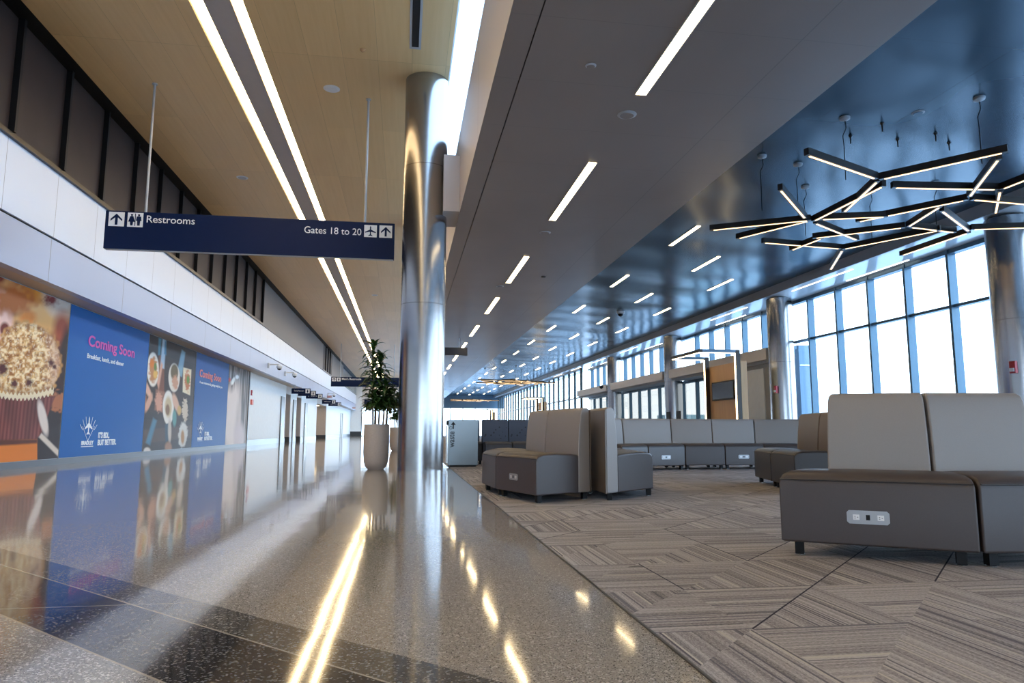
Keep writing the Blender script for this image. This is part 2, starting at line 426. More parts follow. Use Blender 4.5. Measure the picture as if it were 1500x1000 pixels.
# fascia between concourse and lounge, clerestory over it
SB('wall_right', 'fascia_warm', .914, 1.02, Y0, Y1, 4.648, 6.24)
sk = SB('window_4', 'white_plastic', .93, .99, Y0, Y1, 9.78, 9.86)
MB().box(.955, .965, Y0, Y1, 6.24, 9.78).build('pane', 'glass', sk)
SB('wall_right', 'fascia_warm', .62, .914, 12.35, 13.35, 4.68, 5.75)
# lounge ceilings
SB('ceiling', 'grey_soffit', .915, 1.195, Y0, Y1, 4.64, 4.72)
SB('ceiling', 'grey_soffit', 1.21, 4.77, Y0, Y1, 4.64, 4.72)
SB('trim_6', 'black', 1.19, 1.215, Y0, Y1, 4.66, 4.72)
SB('ceiling', 'blue_panels', 4.74, 4.77, Y0, Y1, 4.72, 5.52)
SB('ceiling', 'blue_panels', 4.77, 12.0, Y0, Y1, 5.50, 5.6)
SB('trim_7', 'grey_plastic', 12.0, 12.06, Y0, Y1, 5.22, 5.6)
o = MB().prism([(12.06, 5.24), (13.25, 5.07), (13.25, 5.17), (12.06, 5.34)], lambda a, b: (a, Y0, b), lambda a, b: (a, Y1, b)).build('ceiling', 'white_soffit'); struct(o)
SB('roof_light_block', 'grey_wall', .99, 13.6, Y0, Y1, 5.7, 5.8)  # unseen roof slab put in to block sky light above the lounge
# end walls
for yw, n_ in ((Y1, 'back'), (Y0-.2, 'front')):
    SB('wall_'+n_, 'white_wall', -9.4, -5.6, yw, yw+.2, 0, 7.7)
    SB('wall_'+n_, 'pale_grey_wall', -5.6, .95, yw, yw+.2, 3.75, 7.7)
    SB('wall_'+n_, 'jet_metal', .95, 13.4, yw, yw+.2, 3.75, 5.7)
    SB('baseboard_'+n_, 'base_dark', -7.03, -5.6, yw-.03 if n_ == 'back' else yw+.2, yw if n_ == 'back' else yw+.23, 0, .6)
    wdw = SB('window_5' if n_ == 'back' else 'window_6', 'dark_mullion', -5.6, 13.3, yw+.05, yw+.15, 0, .06)
    MB().box(-5.6, 13.3, yw+.09, yw+.11, .06, 3.75).build('pane', 'glass', wdw)
    xk = -5.6
    while xk < 13.3:
        MB().box(xk-.06, xk+.06, yw, yw+.18, .06, 3.75).build('mullion', 'dark_mullion', wdw); xk += 1.68
SB('wall_back', 'sign_blue', -5.3, -.6, Y1-.3, Y1-.2, 4.1, 4.8)['label'] = 'dark blue sign panel on the far end wall'

# right hand glass wall: bays between the columns
COLY = [-6.0, 3.3, 12.55, 21.7, 31.3, 40.7]
XW = 13.1
def glass_wall(idx, ya, yb, z0, z1, pitch, off, trans=None, x=XW, mat='mullion', d=.2, w=.075, pane='glass'):
    f = SB('window_%d' % idx, mat, x-.1, x+.1, ya, yb, z1-.12, z1)
    MB().box(x-.08, x+.1, ya, yb, z0, z0+.1).build('sill', mat, f)
    MB().box(x+.02, x+.03, ya, yb, z0+.1, z1-.12).build('pane', pane, f)
    if trans: MB().box(x-.06, x+.1, ya, yb, trans-.035, trans+.035).build('transom', mat, f)
    k = off + math.ceil((ya+.05-off)/pitch)*pitch
    while k < yb:
        MB().box(x-d/2-.02, x+d/2, k-w/2, k+w/2, z0, z1-.02).build('mullion', mat, f); k += pitch
glass_wall(7, Y0, -6, 0, 5.12, 1.5, 14.8, 3.72)
glass_wall(8, -6, 3.3, 0, 5.12, 1.5, 14.8, 3.72)
glass_wall(9, 3.3, 12.55, 0, 5.12, 1.5, 14.8, 3.72)
glass_wall(10, 12.55, 21.9, 0, 5.12, 1.5, 14.8, 3.72)
glass_wall(11, 21.9, 31.3, 3.5, 5.12, 1.5, 14.8)
glass_wall(12, 31.3, 40.7, 3.5, 5.12, 1.5, 14.8)
glass_wall(13, 40.7, 48.6, 3.5, 5.12, 1.5, 14.8)
glass_wall(14, 24.9, 31.3, 0, 3.06, 1.58, 25.2, None, XW, 'mullion', .14, .085, 'tinted')
glass_wall(15, 31.3, 40.7, 0, 3.06, 1.58, 25.2, None, XW, 'mullion', .14, .085, 'tinted')
glass_wall(16, 40.7, 48.6, 0, 3.06, 1.58, 25.2, None, XW, 'mullion', .14, .085, 'tinted')
glass_wall(17, 48.6, Y1, 0, 5.2, 1.87, 48.65, 3.1, 12.5, 'dark_mullion', .14, .075)
SB('trim_10', 'dark_mullion', 12.42, 12.56, 48.48, 48.62, 0, 5.2)
for a, b in ((22.0, 30.9), (31.7, 40.3), (41.1, 48.5)):
    SB('trim_8', 'cream_band', 12.12, 12.25, a, b, 3.14, 3.53)
    SB('ceiling', 'grey_wall', 12.25, 13.1, a, b, 3.04, 3.5)
SB('wall_right', 'tan_wall', 12.35, 13.2, 24.15, 24.9, 0, 3.04)
SB('wall_right', 'grey_wall', 12.42, 13.2, 22.1, 24.15, 0, 3.04)
dr = SB('door_1', 'white_plastic', 12.38, 12.42, 22.7, 24.05, 0, 2.9)
MB().box(12.34, 12.38, 22.85, 22.9, .95, 1.1).build('door_handle', 'chrome', dr)
# steel doors along the far left wall
for i, (a, b) in enumerate(((41.6, 42.7), (46.1, 47.1), (51.4, 52.5), (80.0, 80.9), (82.0, 83.0))):
    z_ = 2.65
    d_ = SB('door_%d' % (i+2), 'door_steel' if i < 3 else 'grey_plastic', -7.03, -6.96, a, b, 0, z_)
    MB().box(-6.96, -6.93, a+.04, a+.10, .95, 1.1).build('door_handle', 'chrome', d_)
SB('ground', 'tarmac', -150, 500, -250, 450, -4.2, -4.0)

# ------------------------------------------------------------------ columns
def column(cx, cy, top, label):
    t = empty('steel_column', (cx, cy, 0), label, 'column', 'steel clad columns')
    MB().lathe(cx, cy, [(.41, 0.0), (.41, top)], 96).build('cladding', 'column_steel', t, origin=(cx, cy, 0), smooth=True)
column(.30, 12.87, 7.42, 'large brushed steel column beside the potted plant, in front of the waste bin')
column(.30, 22.2, 7.42, 'steel column standing behind the foreground column in the concourse row')
column(.30, 31.5, 7.42, 'steel column farther back in the concourse row')
cl_ = ['steel column cut by the right edge of the photo, beside the tall window bay', 'steel column with red alarm, between the tall windows and the gate wall',
       'steel column rising behind the gate podium monitors', 'steel column by the glass wall, farthest visible of the window row']
for i, yc in enumerate(COLY[2:]): column(12.5, yc, 5.16, cl_[i])

# ------------------------------------------------------------------ ceiling lights
def strip_light(x, y0, y1, z, w, label, group, parts=True):
    t = empty('recessed_strip_light', (x, y0, z), label, 'light', group)
    MB().box(x-w/2, x+w/2, y0, y1, z-.008, z-.002).build('diffuser', 'led', t)
    if parts: MB().box(x-w/2-.012, x-w/2, y0-.012, y1+.012, z-.012, z).box(x+w/2, x+w/2+.012, y0-.012, y1+.012, z-.012, z).build('frame', 'grey_plastic', t)
ys = [-11.6, -6.2, -.8, 4.60, 9.60, 15.29, 20.3, 25.94] + [31.2 + 5.35*k for k in range(12)]
k = 0
for y_ in ys:
    if y_ < 2: lb, g = 'warm strip light in the grey soffit above and behind the viewer', 'strip lights in the grey soffit'
    elif k < 6: lb, g = '%s nearest bright strip light in the single row on the grey soffit' % ORD[k], 'strip lights in the grey soffit'; k += 1
    else: lb, g = 'small distant strip light far down the single row on the grey soffit', 'distant strip lights in the grey soffit'
    strip_light(2.67, y_, y_+2.86, 4.64, .125, lb, g, y_ > 0 and y_ < 45)
for row, (xr, ys0, nm) in enumerate(((6.75, 15.09, 'left'), (8.5, 17.75, 'middle'), (10.2, 20.42, 'window side'))):
    k = 0; y_ = ys0
    while y_ < 93:
        if k < 6: lb, g = '%s nearest warm strip light of the %s row on the blue ceiling' % (ORD[k], nm), 'strip lights on the blue ceiling'
        else: lb, g = 'small distant strip light far down the %s row of the blue ceiling' % nm, 'distant strip lights, %s row' % nm
        strip_light(xr, y_, y_+1.75, 5.50, .105, lb, g, k < 6); k += 1; y_ += 5.3
strip_light(6.75, 4.5, 6.25, 5.5, .105, 'strip light on the blue ceiling at the top right corner of the photo', 'strip lights on the blue ceiling')
for xr, ya, ln, pt, nm in ((12.3, 11.3, 3.1, 6.1, 'room side'), (12.85, 11.5, 2.6, 4.4, 'window side')):
    y_ = ya; k = 0
    while y_ < 60:
        zz = 5.24 - (xr-12.06)*.17/1.19
        inside = all(not (cyy-.5 < y_+ln and y_ < cyy+.5) for cyy in COLY)
        if inside:
            t = tag(MB().box(xr-.015, xr+.015, y_, y_+ln, zz-.012, zz+.01).build('slim_light', 'led_thin', origin=(xr, y_, zz)),
                    '%s slim light line on the white metal soffit, %s row' % (ORD[k] + ' nearest' if k < 5 else 'distant', nm), 'light', 'slim light lines on the white soffit'); k += 1
        y_ += pt

# ------------------------------------------------------------------ hanging signs
def arrow_up(mb, ox, oz, w, y, mat_off=.004):
    P = [(.5, .88), (.87, .50), (.87, .36), (.58, .62), (.58, .10), (.42, .10), (.42, .62), (.13, .36), (.13, .50)]
    mb.prism(P, lambda a, b: (ox+a*w, y-.010, oz+b*w), lambda a, b: (ox+a*w, y-.004, oz+b*w))
def plane_up(mb, ox, oz, w, y):
    P = [(.5, .92), (.55, .84), (.55, .62), (.93, .42), (.93, .35), (.55, .44), (.54, .22), (.66, .13), (.66, .08), (.5, .12), (.34, .08), (.34, .13), (.46, .22), (.45, .44), (.07, .35), (.07, .42), (.45, .62), (.45, .84)]
    mb.prism(P, lambda a, b: (ox+a*w, y-.010, oz+b*w), lambda a, b: (ox+a*w, y-.004, oz+b*w))
def figure(mb, ox, oz, w, y, dress):
    c0 = [(math.cos(i*math.pi/5)*.07 + .5, math.sin(i*math.pi/5)*.07 + .84) for i in range(10)]
    body = [(.40, .74), (.60, .74), (.72, .34), (.60, .34), (.57, .08), (.43, .08), (.40, .34), (.28, .34)] if dress else \
           [(.36, .74), (.64, .74), (.68, .42), (.60, .42), (.58, .08), (.42, .08), (.40, .42), (.32, .42)]
    head = [(.5+.07*math.cos(a_), .84+.07*math.sin(a_)) for a_ in [math.radians(-60+i*30) for i in range(11)]]
    i_ = 1; body = body[:1] + list(reversed(head)) + body[1:] if False else body
    for P in ([body[0], (.46, .74), *reversed(head), (.54, .74), *body[1:]],): mb.prism(P, lambda a, b: (ox+(a-.5)*w*1.0, y-.010, oz+b*w), lambda a, b: (ox+(a-.5)*w, y-.004, oz+b*w))
def square(mb, ox, oz, w, y): mb.box(ox, ox+w, y-.004, y+.001, oz, oz+w)

sx0, sx1, sz0, sz1, sy = -5.63, -.27, 4.07, 4.80, 13.70
t = empty('hanging_sign', (-2.95, sy, sz1), 'dark blue overhead sign reading Restrooms and Gates 18 to 20', 'sign')
MB().box(sx0, sx1, sy, sy+.12, sz0, sz1).build('panel', 'sign_blue', t, bevel=.006)
for rx in (-4.95, -.86): MB().lathe(rx, sy+.06, [(.022, sz1), (.022, 7.38), (.05, 7.38), (.05, 7.4)], 14).build('hanger_rod', 'grey_plastic', t, smooth=True)
MB().box(sx0+.02, sx1-.02, sy+.02, sy+.10, sz0-.012, sz0).build('lower_edge', 'grey_plastic', t)
def tile(t, ox, oz, w_, y, kind):
    w = MB(); square(w, ox, oz, w_, y); w.build('pictogram_tile', 'sign_white', t)
    def one(f, *a, name='pictogram'): q = MB(); f(q, *a); q.build(name, 'sign_blue', t)
    if kind == 'arrow': one(arrow_up, ox, oz, w_, y, name='arrow_symbol')
    elif kind == 'plane': one(plane_up, ox, oz, w_, y, name='aeroplane_symbol')
    elif kind == 'both':
        one(figure, ox+.075, oz+.005, w_-.005, y, True, name='woman_symbol'); one(figure, ox+.20, oz+.005, w_-.005, y, False, name='man_symbol')
        MB().box(ox+.131, ox+.143, y-.010, y-.004, oz+.02, oz+w_-.015).build('divider', 'sign_blue', t)
    else: one(figure, ox+w_/2, oz+.005, w_-.01, y, kind == 'woman', name=kind+'_symbol')
tile(t, -5.57, 4.50, .275, sy, 'arrow'); tile(t, -5.24, 4.50, .275, sy, 'both'); tile(t, -.865, 4.50, .245, sy, 'plane'); tile(t, -.57, 4.50, .25, sy, 'arrow')
text_mesh('lettering', 'Restrooms', 'sign_white', (-4.90, sy-.003, 4.60), (1, 0, 0), (0, 0, 1), .86, .135, t)
text_mesh('lettering', 'Gates 18 to 20', 'sign_white', (-2.01, sy-.003, 4.53), (1, 0, 0), (0, 0, 1), 1.09, .135, t)

def far_sign(y, label, txt):
    t = empty('hanging_sign', (-2.95, y, sz1), label, 'sign')
    MB().box(-5.63, -.4, y, y+.12, 4.07, 4.80).build('panel', 'sign_blue', t)
    for rx in (-4.95, -.86): MB().lathe(rx, y+.06, [(.025, 4.8), (.025, 7.4)], 10).build('hanger_rod', 'grey_plastic', t, smooth=True)
    if txt:
        tile(t, -5.55, 4.46, .29, y, 'arrow'); tile(t, -5.20, 4.46, .29, y, 'man')
        text_mesh('lettering', txt, 'sign_white', (-4.82, y-.003, 4.58), (1, 0, 0), (0, 0, 1), 1.45, .15, t, .01)
far_sign(55.0, "dark blue overhead sign reading Men's Restroom, behind the plant", "Men's Restroom")
t = empty('hanging_sign', (1.5, 29.5, 4.2), 'short blank dark sign hanging from the grey soffit, right of the foreground column', 'sign')
MB().box(.45, 2.6, 29.5, 29.6, 3.89, 4.22).build('panel', 'sign_black', t)
for rx in (.95, 2.25): MB().lathe(rx, 29.55, [(.02, 4.22), (.02, 4.64)], 10).build('hanger_rod', 'white_plastic', t, smooth=True)
for i, (y_, txt, lb) in enumerate(((42.4, 'Family Restroom', 'nearest of the small dark blade signs under the left fascia'), (45.0, 'Restroom', 'second small dark blade sign under the left fascia'),
        (48.6, 'Men', 'third small dark blade sign under the left fascia, above the tan opening'), (57.9, 'Women', 'fourth small dark blade sign under the left fascia, before the wide opening'),
        (62.8, 'Restroom', 'farthest small dark blade sign under the left fascia'))):
    t = empty('blade_sign', (-6.3, y_, 3.1), lb, 'sign', 'blade signs over the restroom doors')
    MB().box(-6.58, -5.5, y_, y_+.06, 2.84, 3.16).build('panel', 'sign_blue', t)
    MB().box(-6.52, -6.48, y_+.01, y_+.05, 3.16, 3.38).box(-6.42, -6.38, y_+.01, y_+.05, 3.16, 3.38).build('bracket', 'steel', t)
    tile(t, -5.78, 2.88, .24, y_, 'woman' if i % 2 == 0 else 'man')
    text_mesh('lettering', txt, 'sign_white', (-6.42, y_-.003, 2.98), (1, 0, 0), (0, 0, 1), .55, .08, t)

# ------------------------------------------------------------------ wall posters (prints painted into a colour grid on each panel)
def pix(Yw, Zw, Xw=-7.0):
    X = np.full_like(Yw, Xw); dx = X; dy = Yw; dz = Zw - EYE
    f_ = dx*cf.x+dy*cf.y+dz*cf.z
    return 750+FPX*(dx*cr.x+dy*cr.y+dz*cr.z)/f_, 500-FPX*(dx*cu.x+dy*cu.y+dz*cu.z)/f_
def vnoise(u, v, seed=0):
    iu = np.floor(u).astype(int); iv = np.floor(v).astype(int); fu = u-iu; fv = v-iv
    fu = fu*fu*(3-2*fu); fv = fv*fv*(3-2*fv)
    def h(a, b): return (np.sin(a*127.1+b*311.7+seed*74.7)*43758.5453) % 1.0
    return (h(iu, iv)*(1-fu)+h(iu+1, iv)*fu)*(1-fv)+(h(iu, iv+1)*(1-fu)+h(iu+1, iv+1)*fu)*fv
def lin(c): return (np.array(c)/255.0)**2.2
class Paint:
    def __init__(s, ya, yb, za, zb, n, m):
        s.n, s.m = n, m; s.ya, s.yb, s.za, s.zb = ya, yb, za, zb
        s.Y, s.Z = np.meshgrid(np.linspace(ya, yb, n), np.linspace(za, zb, m)); s.u, s.v = pix(s.Y, s.Z)
        s.c = np.zeros((m, n, 3))
    def fill(s, c): s.c[:] = lin(c); return s
    def blend(s, mask, c):
        mask = np.clip(mask, 0, 1)[..., None]; c = lin(c) if not isinstance(c, np.ndarray) else c
        s.c = s.c*(1-mask)+c*mask; return s
    def ell(s, cx, cy, rx, ry, c, soft=.15, ang=0, nz=0, ns=.3):
        a = math.radians(ang); dx = s.u-cx; dy = s.v-cy
        X = (dx*math.cos(a)+dy*math.sin(a))/rx; Y = (-dx*math.sin(a)+dy*math.cos(a))/ry
        r = np.sqrt(X*X+Y*Y)
        if nz: r = r + (vnoise(s.u*ns, s.v*ns, 5)-.5)*nz
        return s.blend((1-r)/soft+.5, c)
    def quad(s, pts, c, soft=1.0):
        msk = np.full(s.u.shape, 1e9); n = len(pts)
        for i in range(n):
            (x0, y0), (x1, y1) = pts[i], pts[(i+1) % n]
            L_ = math.hypot(x1-x0, y1-y0); d = ((x1-x0)*(s.v-y0)-(y1-y0)*(s.u-x0))/L_; msk = np.minimum(msk, d)
        return s.blend(msk/soft+.5, c)
    def mul(s, f): s.c = np.clip(s.c*f[..., None], 0, 1); return s
def poster(name, P, parent):
    n, m = P.n, P.m
    xs = -6.99
    vs = [(xs, P.Y[j, i], P.Z[j, i]) for j in range(m) for i in range(n)]
    fs = [(j*n+i, j*n+i+1, (j+1)*n+i+1, (j+1)*n+i) for j in range(m-1) for i in range(n-1)]
    mb = MB(); mb.v = vs; mb.f = fs; o = mb.build(name, 'print', parent)
    at = o.data.color_attributes.new('print', 'FLOAT_COLOR', 'POINT')
    rgba = np.ones((m, n, 4)); rgba[..., :3] = P.c; at.data.foreach_set('color', rgba.reshape(-1).astype(np.float32))
    return o
def poster_thing(ya, yb, label):
    t = empty('wall_poster', (-7.0, (ya+yb)/2, .12), label, 'poster', 'coming soon posters')
    MB().box(-7.03, -6.995, ya, yb, .12, 3.34).build('backing_board', 'grey_plastic', t)
    return t
ZA, ZB = .13, 3.335
# muffins
t = poster_thing(11.2, 15.70, 'large poster of crumb topped muffins at the left edge of the photo')
P = Paint(11.2, 15.69, ZA, ZB, 260, 230).fill((75, 42, 34))
P.ell(5, 415, 45, 35, (120, 50, 35), .5); P.ell(60, 435, 52, 55, (225, 170, 110), .35, 20, .5, .12)
P.ell(45, 425, 14, 20, (225, 150, 50), .8); P.ell(75, 472, 24, 18, (235, 175, 105), 1.0); P.ell(40, 465, 12, 10, (230, 140, 60), .8)
P.ell(90, 430, 24, 32, (208, 200, 192), .7); P.ell(74, 438, 9, 8, (130, 60, 60), 1.1, 0, .8, .4)
P.ell(90, 482, 12, 24, (165, 75, 45), .9); P.ell(100, 530, 14, 50, (50, 32, 30), .4)
P.ell(-2, 465, 20, 40, (240, 200, 185), .3); P.ell(6, 482, 7, 10, (110, 45, 35), .5)
P.ell(20, 440, 30, 22, (185, 105, 50), .8, 0, .6, .15); P.ell(60, 405, 14, 14, (120, 55, 40), .8); P.ell(85, 620, 22, 62, (45, 28, 28), .3, -8); P.ell(84, 588, 13, 14, (175, 110, 75), .4, 0, .8, .3)
P.ell(38, 532, 50, 60, (205, 150, 88), .08, 0, .16, .2)
rr_ = np.sqrt(((P.u-38)/49)**2+((P.v-530)/58)**2); inm = np.clip((1.02-rr_)/.08, 0, 1)
n1 = vnoise(P.u*.13, P.v*.13, 1); n2 = vnoise(P.u*.27, P.v*.25, 2); n3 = vnoise(P.u*.6, P.v*.55, 13)
P.blend(inm*np.clip((n1-.50)*2.5, 0, .7), (242, 205, 140)); P.blend(inm*np.clip((n2-.55)*4.0, 0, .85), (255, 232, 185))
P.blend(inm*np.clip((.40-n2)*4.0, 0, .75), (140, 82, 40)); P.blend(inm*np.clip((n3-.6)*2.5, 0, .5), (255, 245, 215)); P.blend(inm*np.clip((.3-n3)*2.5, 0, .5), (120, 62, 34))
P.blend(inm*np.clip((P.u-62)/40, 0, .6), (225, 185, 165)); P.blend(inm*np.clip((P.v-562)/30, 0, .5), (130, 82, 48)); P.blend(inm*np.clip((rr_-.8)*2, 0, .4), (150, 95, 60))
for a, b, c_ in ((20, 562, 5), (42, 560, 5), (3, 540, 8), (74, 531, 4), (79, 537, 3)): P.ell(a, b, c_, c_*1.1, (85, 42, 40), .9, 0, .5, .5)
P.quad([(-30, 580), (80, 580), (54, 648), (-30, 648)], (105, 52, 48), 1.5)
pl = (np.sin(P.u*1.15+P.v*.12)*.5+.5)
inw = ((P.v > 582) & (P.v < 648) & (P.u < 80-(P.v-580)*.38)).astype(float)
P.blend(inw*pl*.45, (175, 105, 95)); P.blend(inw*np.clip(vnoise(P.u*.1, P.v*.02, 8)-.4, 0, 1), (60, 30, 30))
P.blend(((np.abs(P.v-581-2*np.sin(P.u*1.1)-((P.u-30)/28)**2*-3) < 4) & (P.u < 78)).astype(float)*.9, (240, 225, 190))
P.quad([(-40, 647), (54, 643), (54, 700), (-40, 700)], (222, 128, 60), 1.5); P.quad([(-40, 645), (54, 643), (54, 649), (-40, 655)], (90, 45, 30), 3)
P.quad([(54, 640), (120, 600), (120, 700), (54, 700)], (48, 34, 34), 2)
P.ell(62, 612, 6, 26, (225, 210, 200), .4, -12); P.quad([(56, 640), (60, 634), (88, 662), (86, 670)], (220, 205, 190), 2)
poster('print', P, t)
# blue poster one
def blue_poster(ya, yb, label, main_mat, sub, big):
    t = poster_thing(ya, yb, label); P = Paint(ya, yb, ZA, ZB, 24, 20).fill((0, 94, 168) if big else (6, 84, 155)); poster('print', P, t)
    X = -6.985; ux, uy = (0, 1, 0), (0, 0, 1)
    if big:
        text_mesh('headline', 'Coming Soon', main_mat, (X, 16.64, 2.57), ux, uy, 2.70, .235, t, .022)
        text_mesh('subtitle', sub, 'print_white', (X, 16.64, 2.29), ux, uy, 2.05, .105, t, .006)
        lx, ly, s_ = 16.90, .52, 1.0
    else:
        text_mesh('headline', 'Coming Soon', main_mat, (X, 25.25, 2.54), ux, uy, 2.87, .25, t, .022)
        text_mesh('subtitle', sub, 'print_white', (X, 25.30, 2.31), ux, uy, 3.05, .085, t, .006)
        lx, ly, s_ = 25.65, .52, 1.0
    text_mesh('logo_lettering', 'BRADLEY', 'print_white', (X, lx-.21, .375), ux, uy, .60, .085, t, .03)
    MB().box(X-.003, X+.003, lx-.21, lx+.39, .33, .345).build('logo_rule', 'print_white', t)
    text_mesh('slogan', "IT'S BDL,", 'print_white', (X, lx+.62, .52), ux, uy, .62, .125, t, .03)
    text_mesh('slogan', 'BUT BETTER.', 'print_white', (X, lx+.62, .355), ux, uy, 1.05, .125, t, .03)
    # fan of rays with an aeroplane
    b = MB(); cy_, cz_ = lx+.09, .56; w_ = .56
    Pp = [(.5, 1.0), (.55, .90), (.56, .66), (.95, .40), (.95, .32), (.56, .44), (.54, .20), (.68, .10), (.68, .04), (.5, .08), (.32, .04), (.32, .10), (.46, .20), (.44, .44), (.05, .32), (.05, .40), (.44, .66), (.45, .90)]
    b.prism(Pp, lambda a, c: (X-.002, cy_+(a-.5)*.42, cz_+.02+c*.42), lambda a, c: (X+.003, cy_+(a-.5)*.42, cz_+.02+c*.42))
    b.build('logo_aeroplane', 'print_white', t); b = MB()
    for a in (-50, -34, -18, 18, 34, 50):
        r = math.radians(a); dd = Vector((0, math.sin(r), math.cos(r))); c0 = Vector((X, cy_, cz_-.10))
        b.bar(c0+dd*.12, c0+dd*(.30 if abs(a) > 30 else .52), .008, .004, up=(1, 0, 0)) if False else b.bar(c0+dd*.38, c0+dd*.56, .004, .012, up=dd.cross(Vector((1, 0, 0))))
    for sgn in (-1, 1): b.bar(Vector((X, cy_, cz_-.10)), Vector((X, cy_+sgn*.30, cz_+.22)), .004, .010, up=(0, 0, 1))
    b.build('logo_rays', 'print_white', t)
blue_poster(15.72, 20.34, 'bright blue poster with pink Coming Soon headline', 'magenta', 'Breakfast, lunch, and dinner', True)
# shared table seen from above
t = poster_thing(20.36, 24.78, 'poster of shared plates on a dark table, between the two blue posters')
P = Paint(20.36, 24.78, ZA, ZB, 200, 200).fill((52, 38, 32))
for i in range(5): P.blend((np.abs(P.Z-(.4+.62*i)) < .012).astype(float)*.6, (25, 18, 15))
P.mul(.75+.5*vnoise(P.Y*1.2, P.Z*14, 3))
P.quad([(232, 520), (240, 520), (240, 575), (230, 572)], (120, 72, 50)); P.quad([(206, 575), (214, 580), (214, 600), (206, 592)], (190, 120, 80), 2)
P.quad([(228, 570), (241, 574), (238, 604), (226, 600)], (150, 105, 85), 3); P.ell(232, 588, 5, 13, (205, 150, 125), .4, 0, .6, .5)
P.quad([(206, 630), (283, 622), (283, 640), (206, 650)], (78, 55, 42), 2)
P.quad([(238, 494), (243, 498), (240, 540), (234, 538)], (170, 190, 205), 2); P.quad([(229, 560), (236, 530), (238, 534), (232, 570)], (215, 165, 140), 2)
P.quad([(266, 512), (271, 516), (266, 552), (258, 548)], (125, 160, 180), 2); P.ell(259, 552, 4, 9, (215, 165, 140), .5)
P.quad([(232, 495), (236, 496), (234, 520), (231, 520)], (70, 130, 150), 2); P.quad([(241, 498), (243, 500), (243, 520), (240, 518)], (60, 120, 150), 2)
P.ell(223.5, 541, 8.6, 25, (235, 228, 215), .12); P.ell(224, 541, 6, 18, (190, 130, 80), .4, 0, .5, .4); P.ell(222, 532, 3, 7, (210, 120, 40), .5); P.ell(227, 548, 3, 6, (225, 180, 90), .5); P.ell(227, 537, 2, 6, (90, 120, 40), .5)
P.ell(254.5, 553, 8.2, 21, (225, 218, 205), .12); P.ell(255, 545, 5.5, 12, (100, 85, 55), .3); P.ell(256, 560, 4.5, 10, (200, 150, 120), .5, 0, .5, .5)
P.quad([(268, 538), (280, 541), (278, 579), (267, 574)], (228, 215, 185), 1); P.ell(274, 558, 3.6, 14, (190, 110, 60), .4, 0, .6, .6); P.ell(275, 556, 2, 6, (90, 140, 40), .5)
P.ell(246, 597, 8.2, 25, (235, 230, 220), .12); P.ell(246, 596, 5, 15, (200, 180, 140), .4); P.ell(245, 600, 3, 8, (130, 95, 65), .4)
P.ell(213, 566, 4, 20, (225, 180, 155), .5, -25); P.ell(217, 590, 3.5, 14, (215, 165, 140), .5, 20); P.ell(257, 590, 4, 14, (215, 175, 150), .5, -15)
P.ell(270.5, 601, 4.2, 16, (205, 190, 170), .3, 0, .6, .6); P.ell(262, 601, 3, 7, (205, 170, 110), .5); P.ell(255, 612, 3, 12, (100, 150, 145), .5)
P.ell(267.5, 637, 6.5, 19, (215, 215, 210), .25, 5, .3, .4); P.ell(267, 640, 2.5, 10, (175, 130, 80), .5)
P.quad([(213, 648), (224, 612), (229, 616), (219, 652)], (80, 125, 150), 3); P.ell(215, 660, 5, 5, (220, 215, 210), .4)
P.quad([(241, 622), (249, 618), (247, 645), (242, 648)], (45, 70, 85), 2); P.ell(248, 630, 2.5, 18, (200, 190, 180), .6); P.ell(246, 655, 5, 8, (160, 120, 95), .5)
poster('print', P, t)
blue_poster(24.80, 29.26, 'blue poster with orange red Coming Soon headline, farther along the wall', 'orange_red', 'A new restaurant is getting ready for you', False)
t = poster_thing(29.28, 33.0, 'farthest poster, blurred brown and cream picture before the white wall')
P = Paint(29.28, 33.0, ZA, ZB, 120, 120).fill((85, 75, 70))
P.ell(340, 610, 16, 60, (225, 212, 205), .6); P.ell(338, 545, 8, 25, (60, 45, 40), .6); P.ell(360, 640, 14, 60, (150, 140, 135), .7); P.ell(361, 590, 8, 70, (95, 88, 84), .6)
P.blend(np.clip(vnoise(P.Y*7, P.Z*.8, 4)-.45, 0, .5)*1.3, (225, 212, 206)); P.ell(341, 558, 2.2, 6, (250, 250, 245), .5, 20); P.ell(347, 552, 2.5, 3, (245, 245, 245), .5); P.ell(336, 556, 1.5, 3, (200, 60, 40), .5)
P.ell(350, 640, 8, 22, (205, 190, 190), .6)
poster('print', P, t)
SB('baseboard_left', 'base_grey', -7.03, -6.98, Y0, 33.1, 0, .12)
SB('trim_9', 'door_steel', -7.03, -6.96, 33.02, 33.14, 0, 3.36)

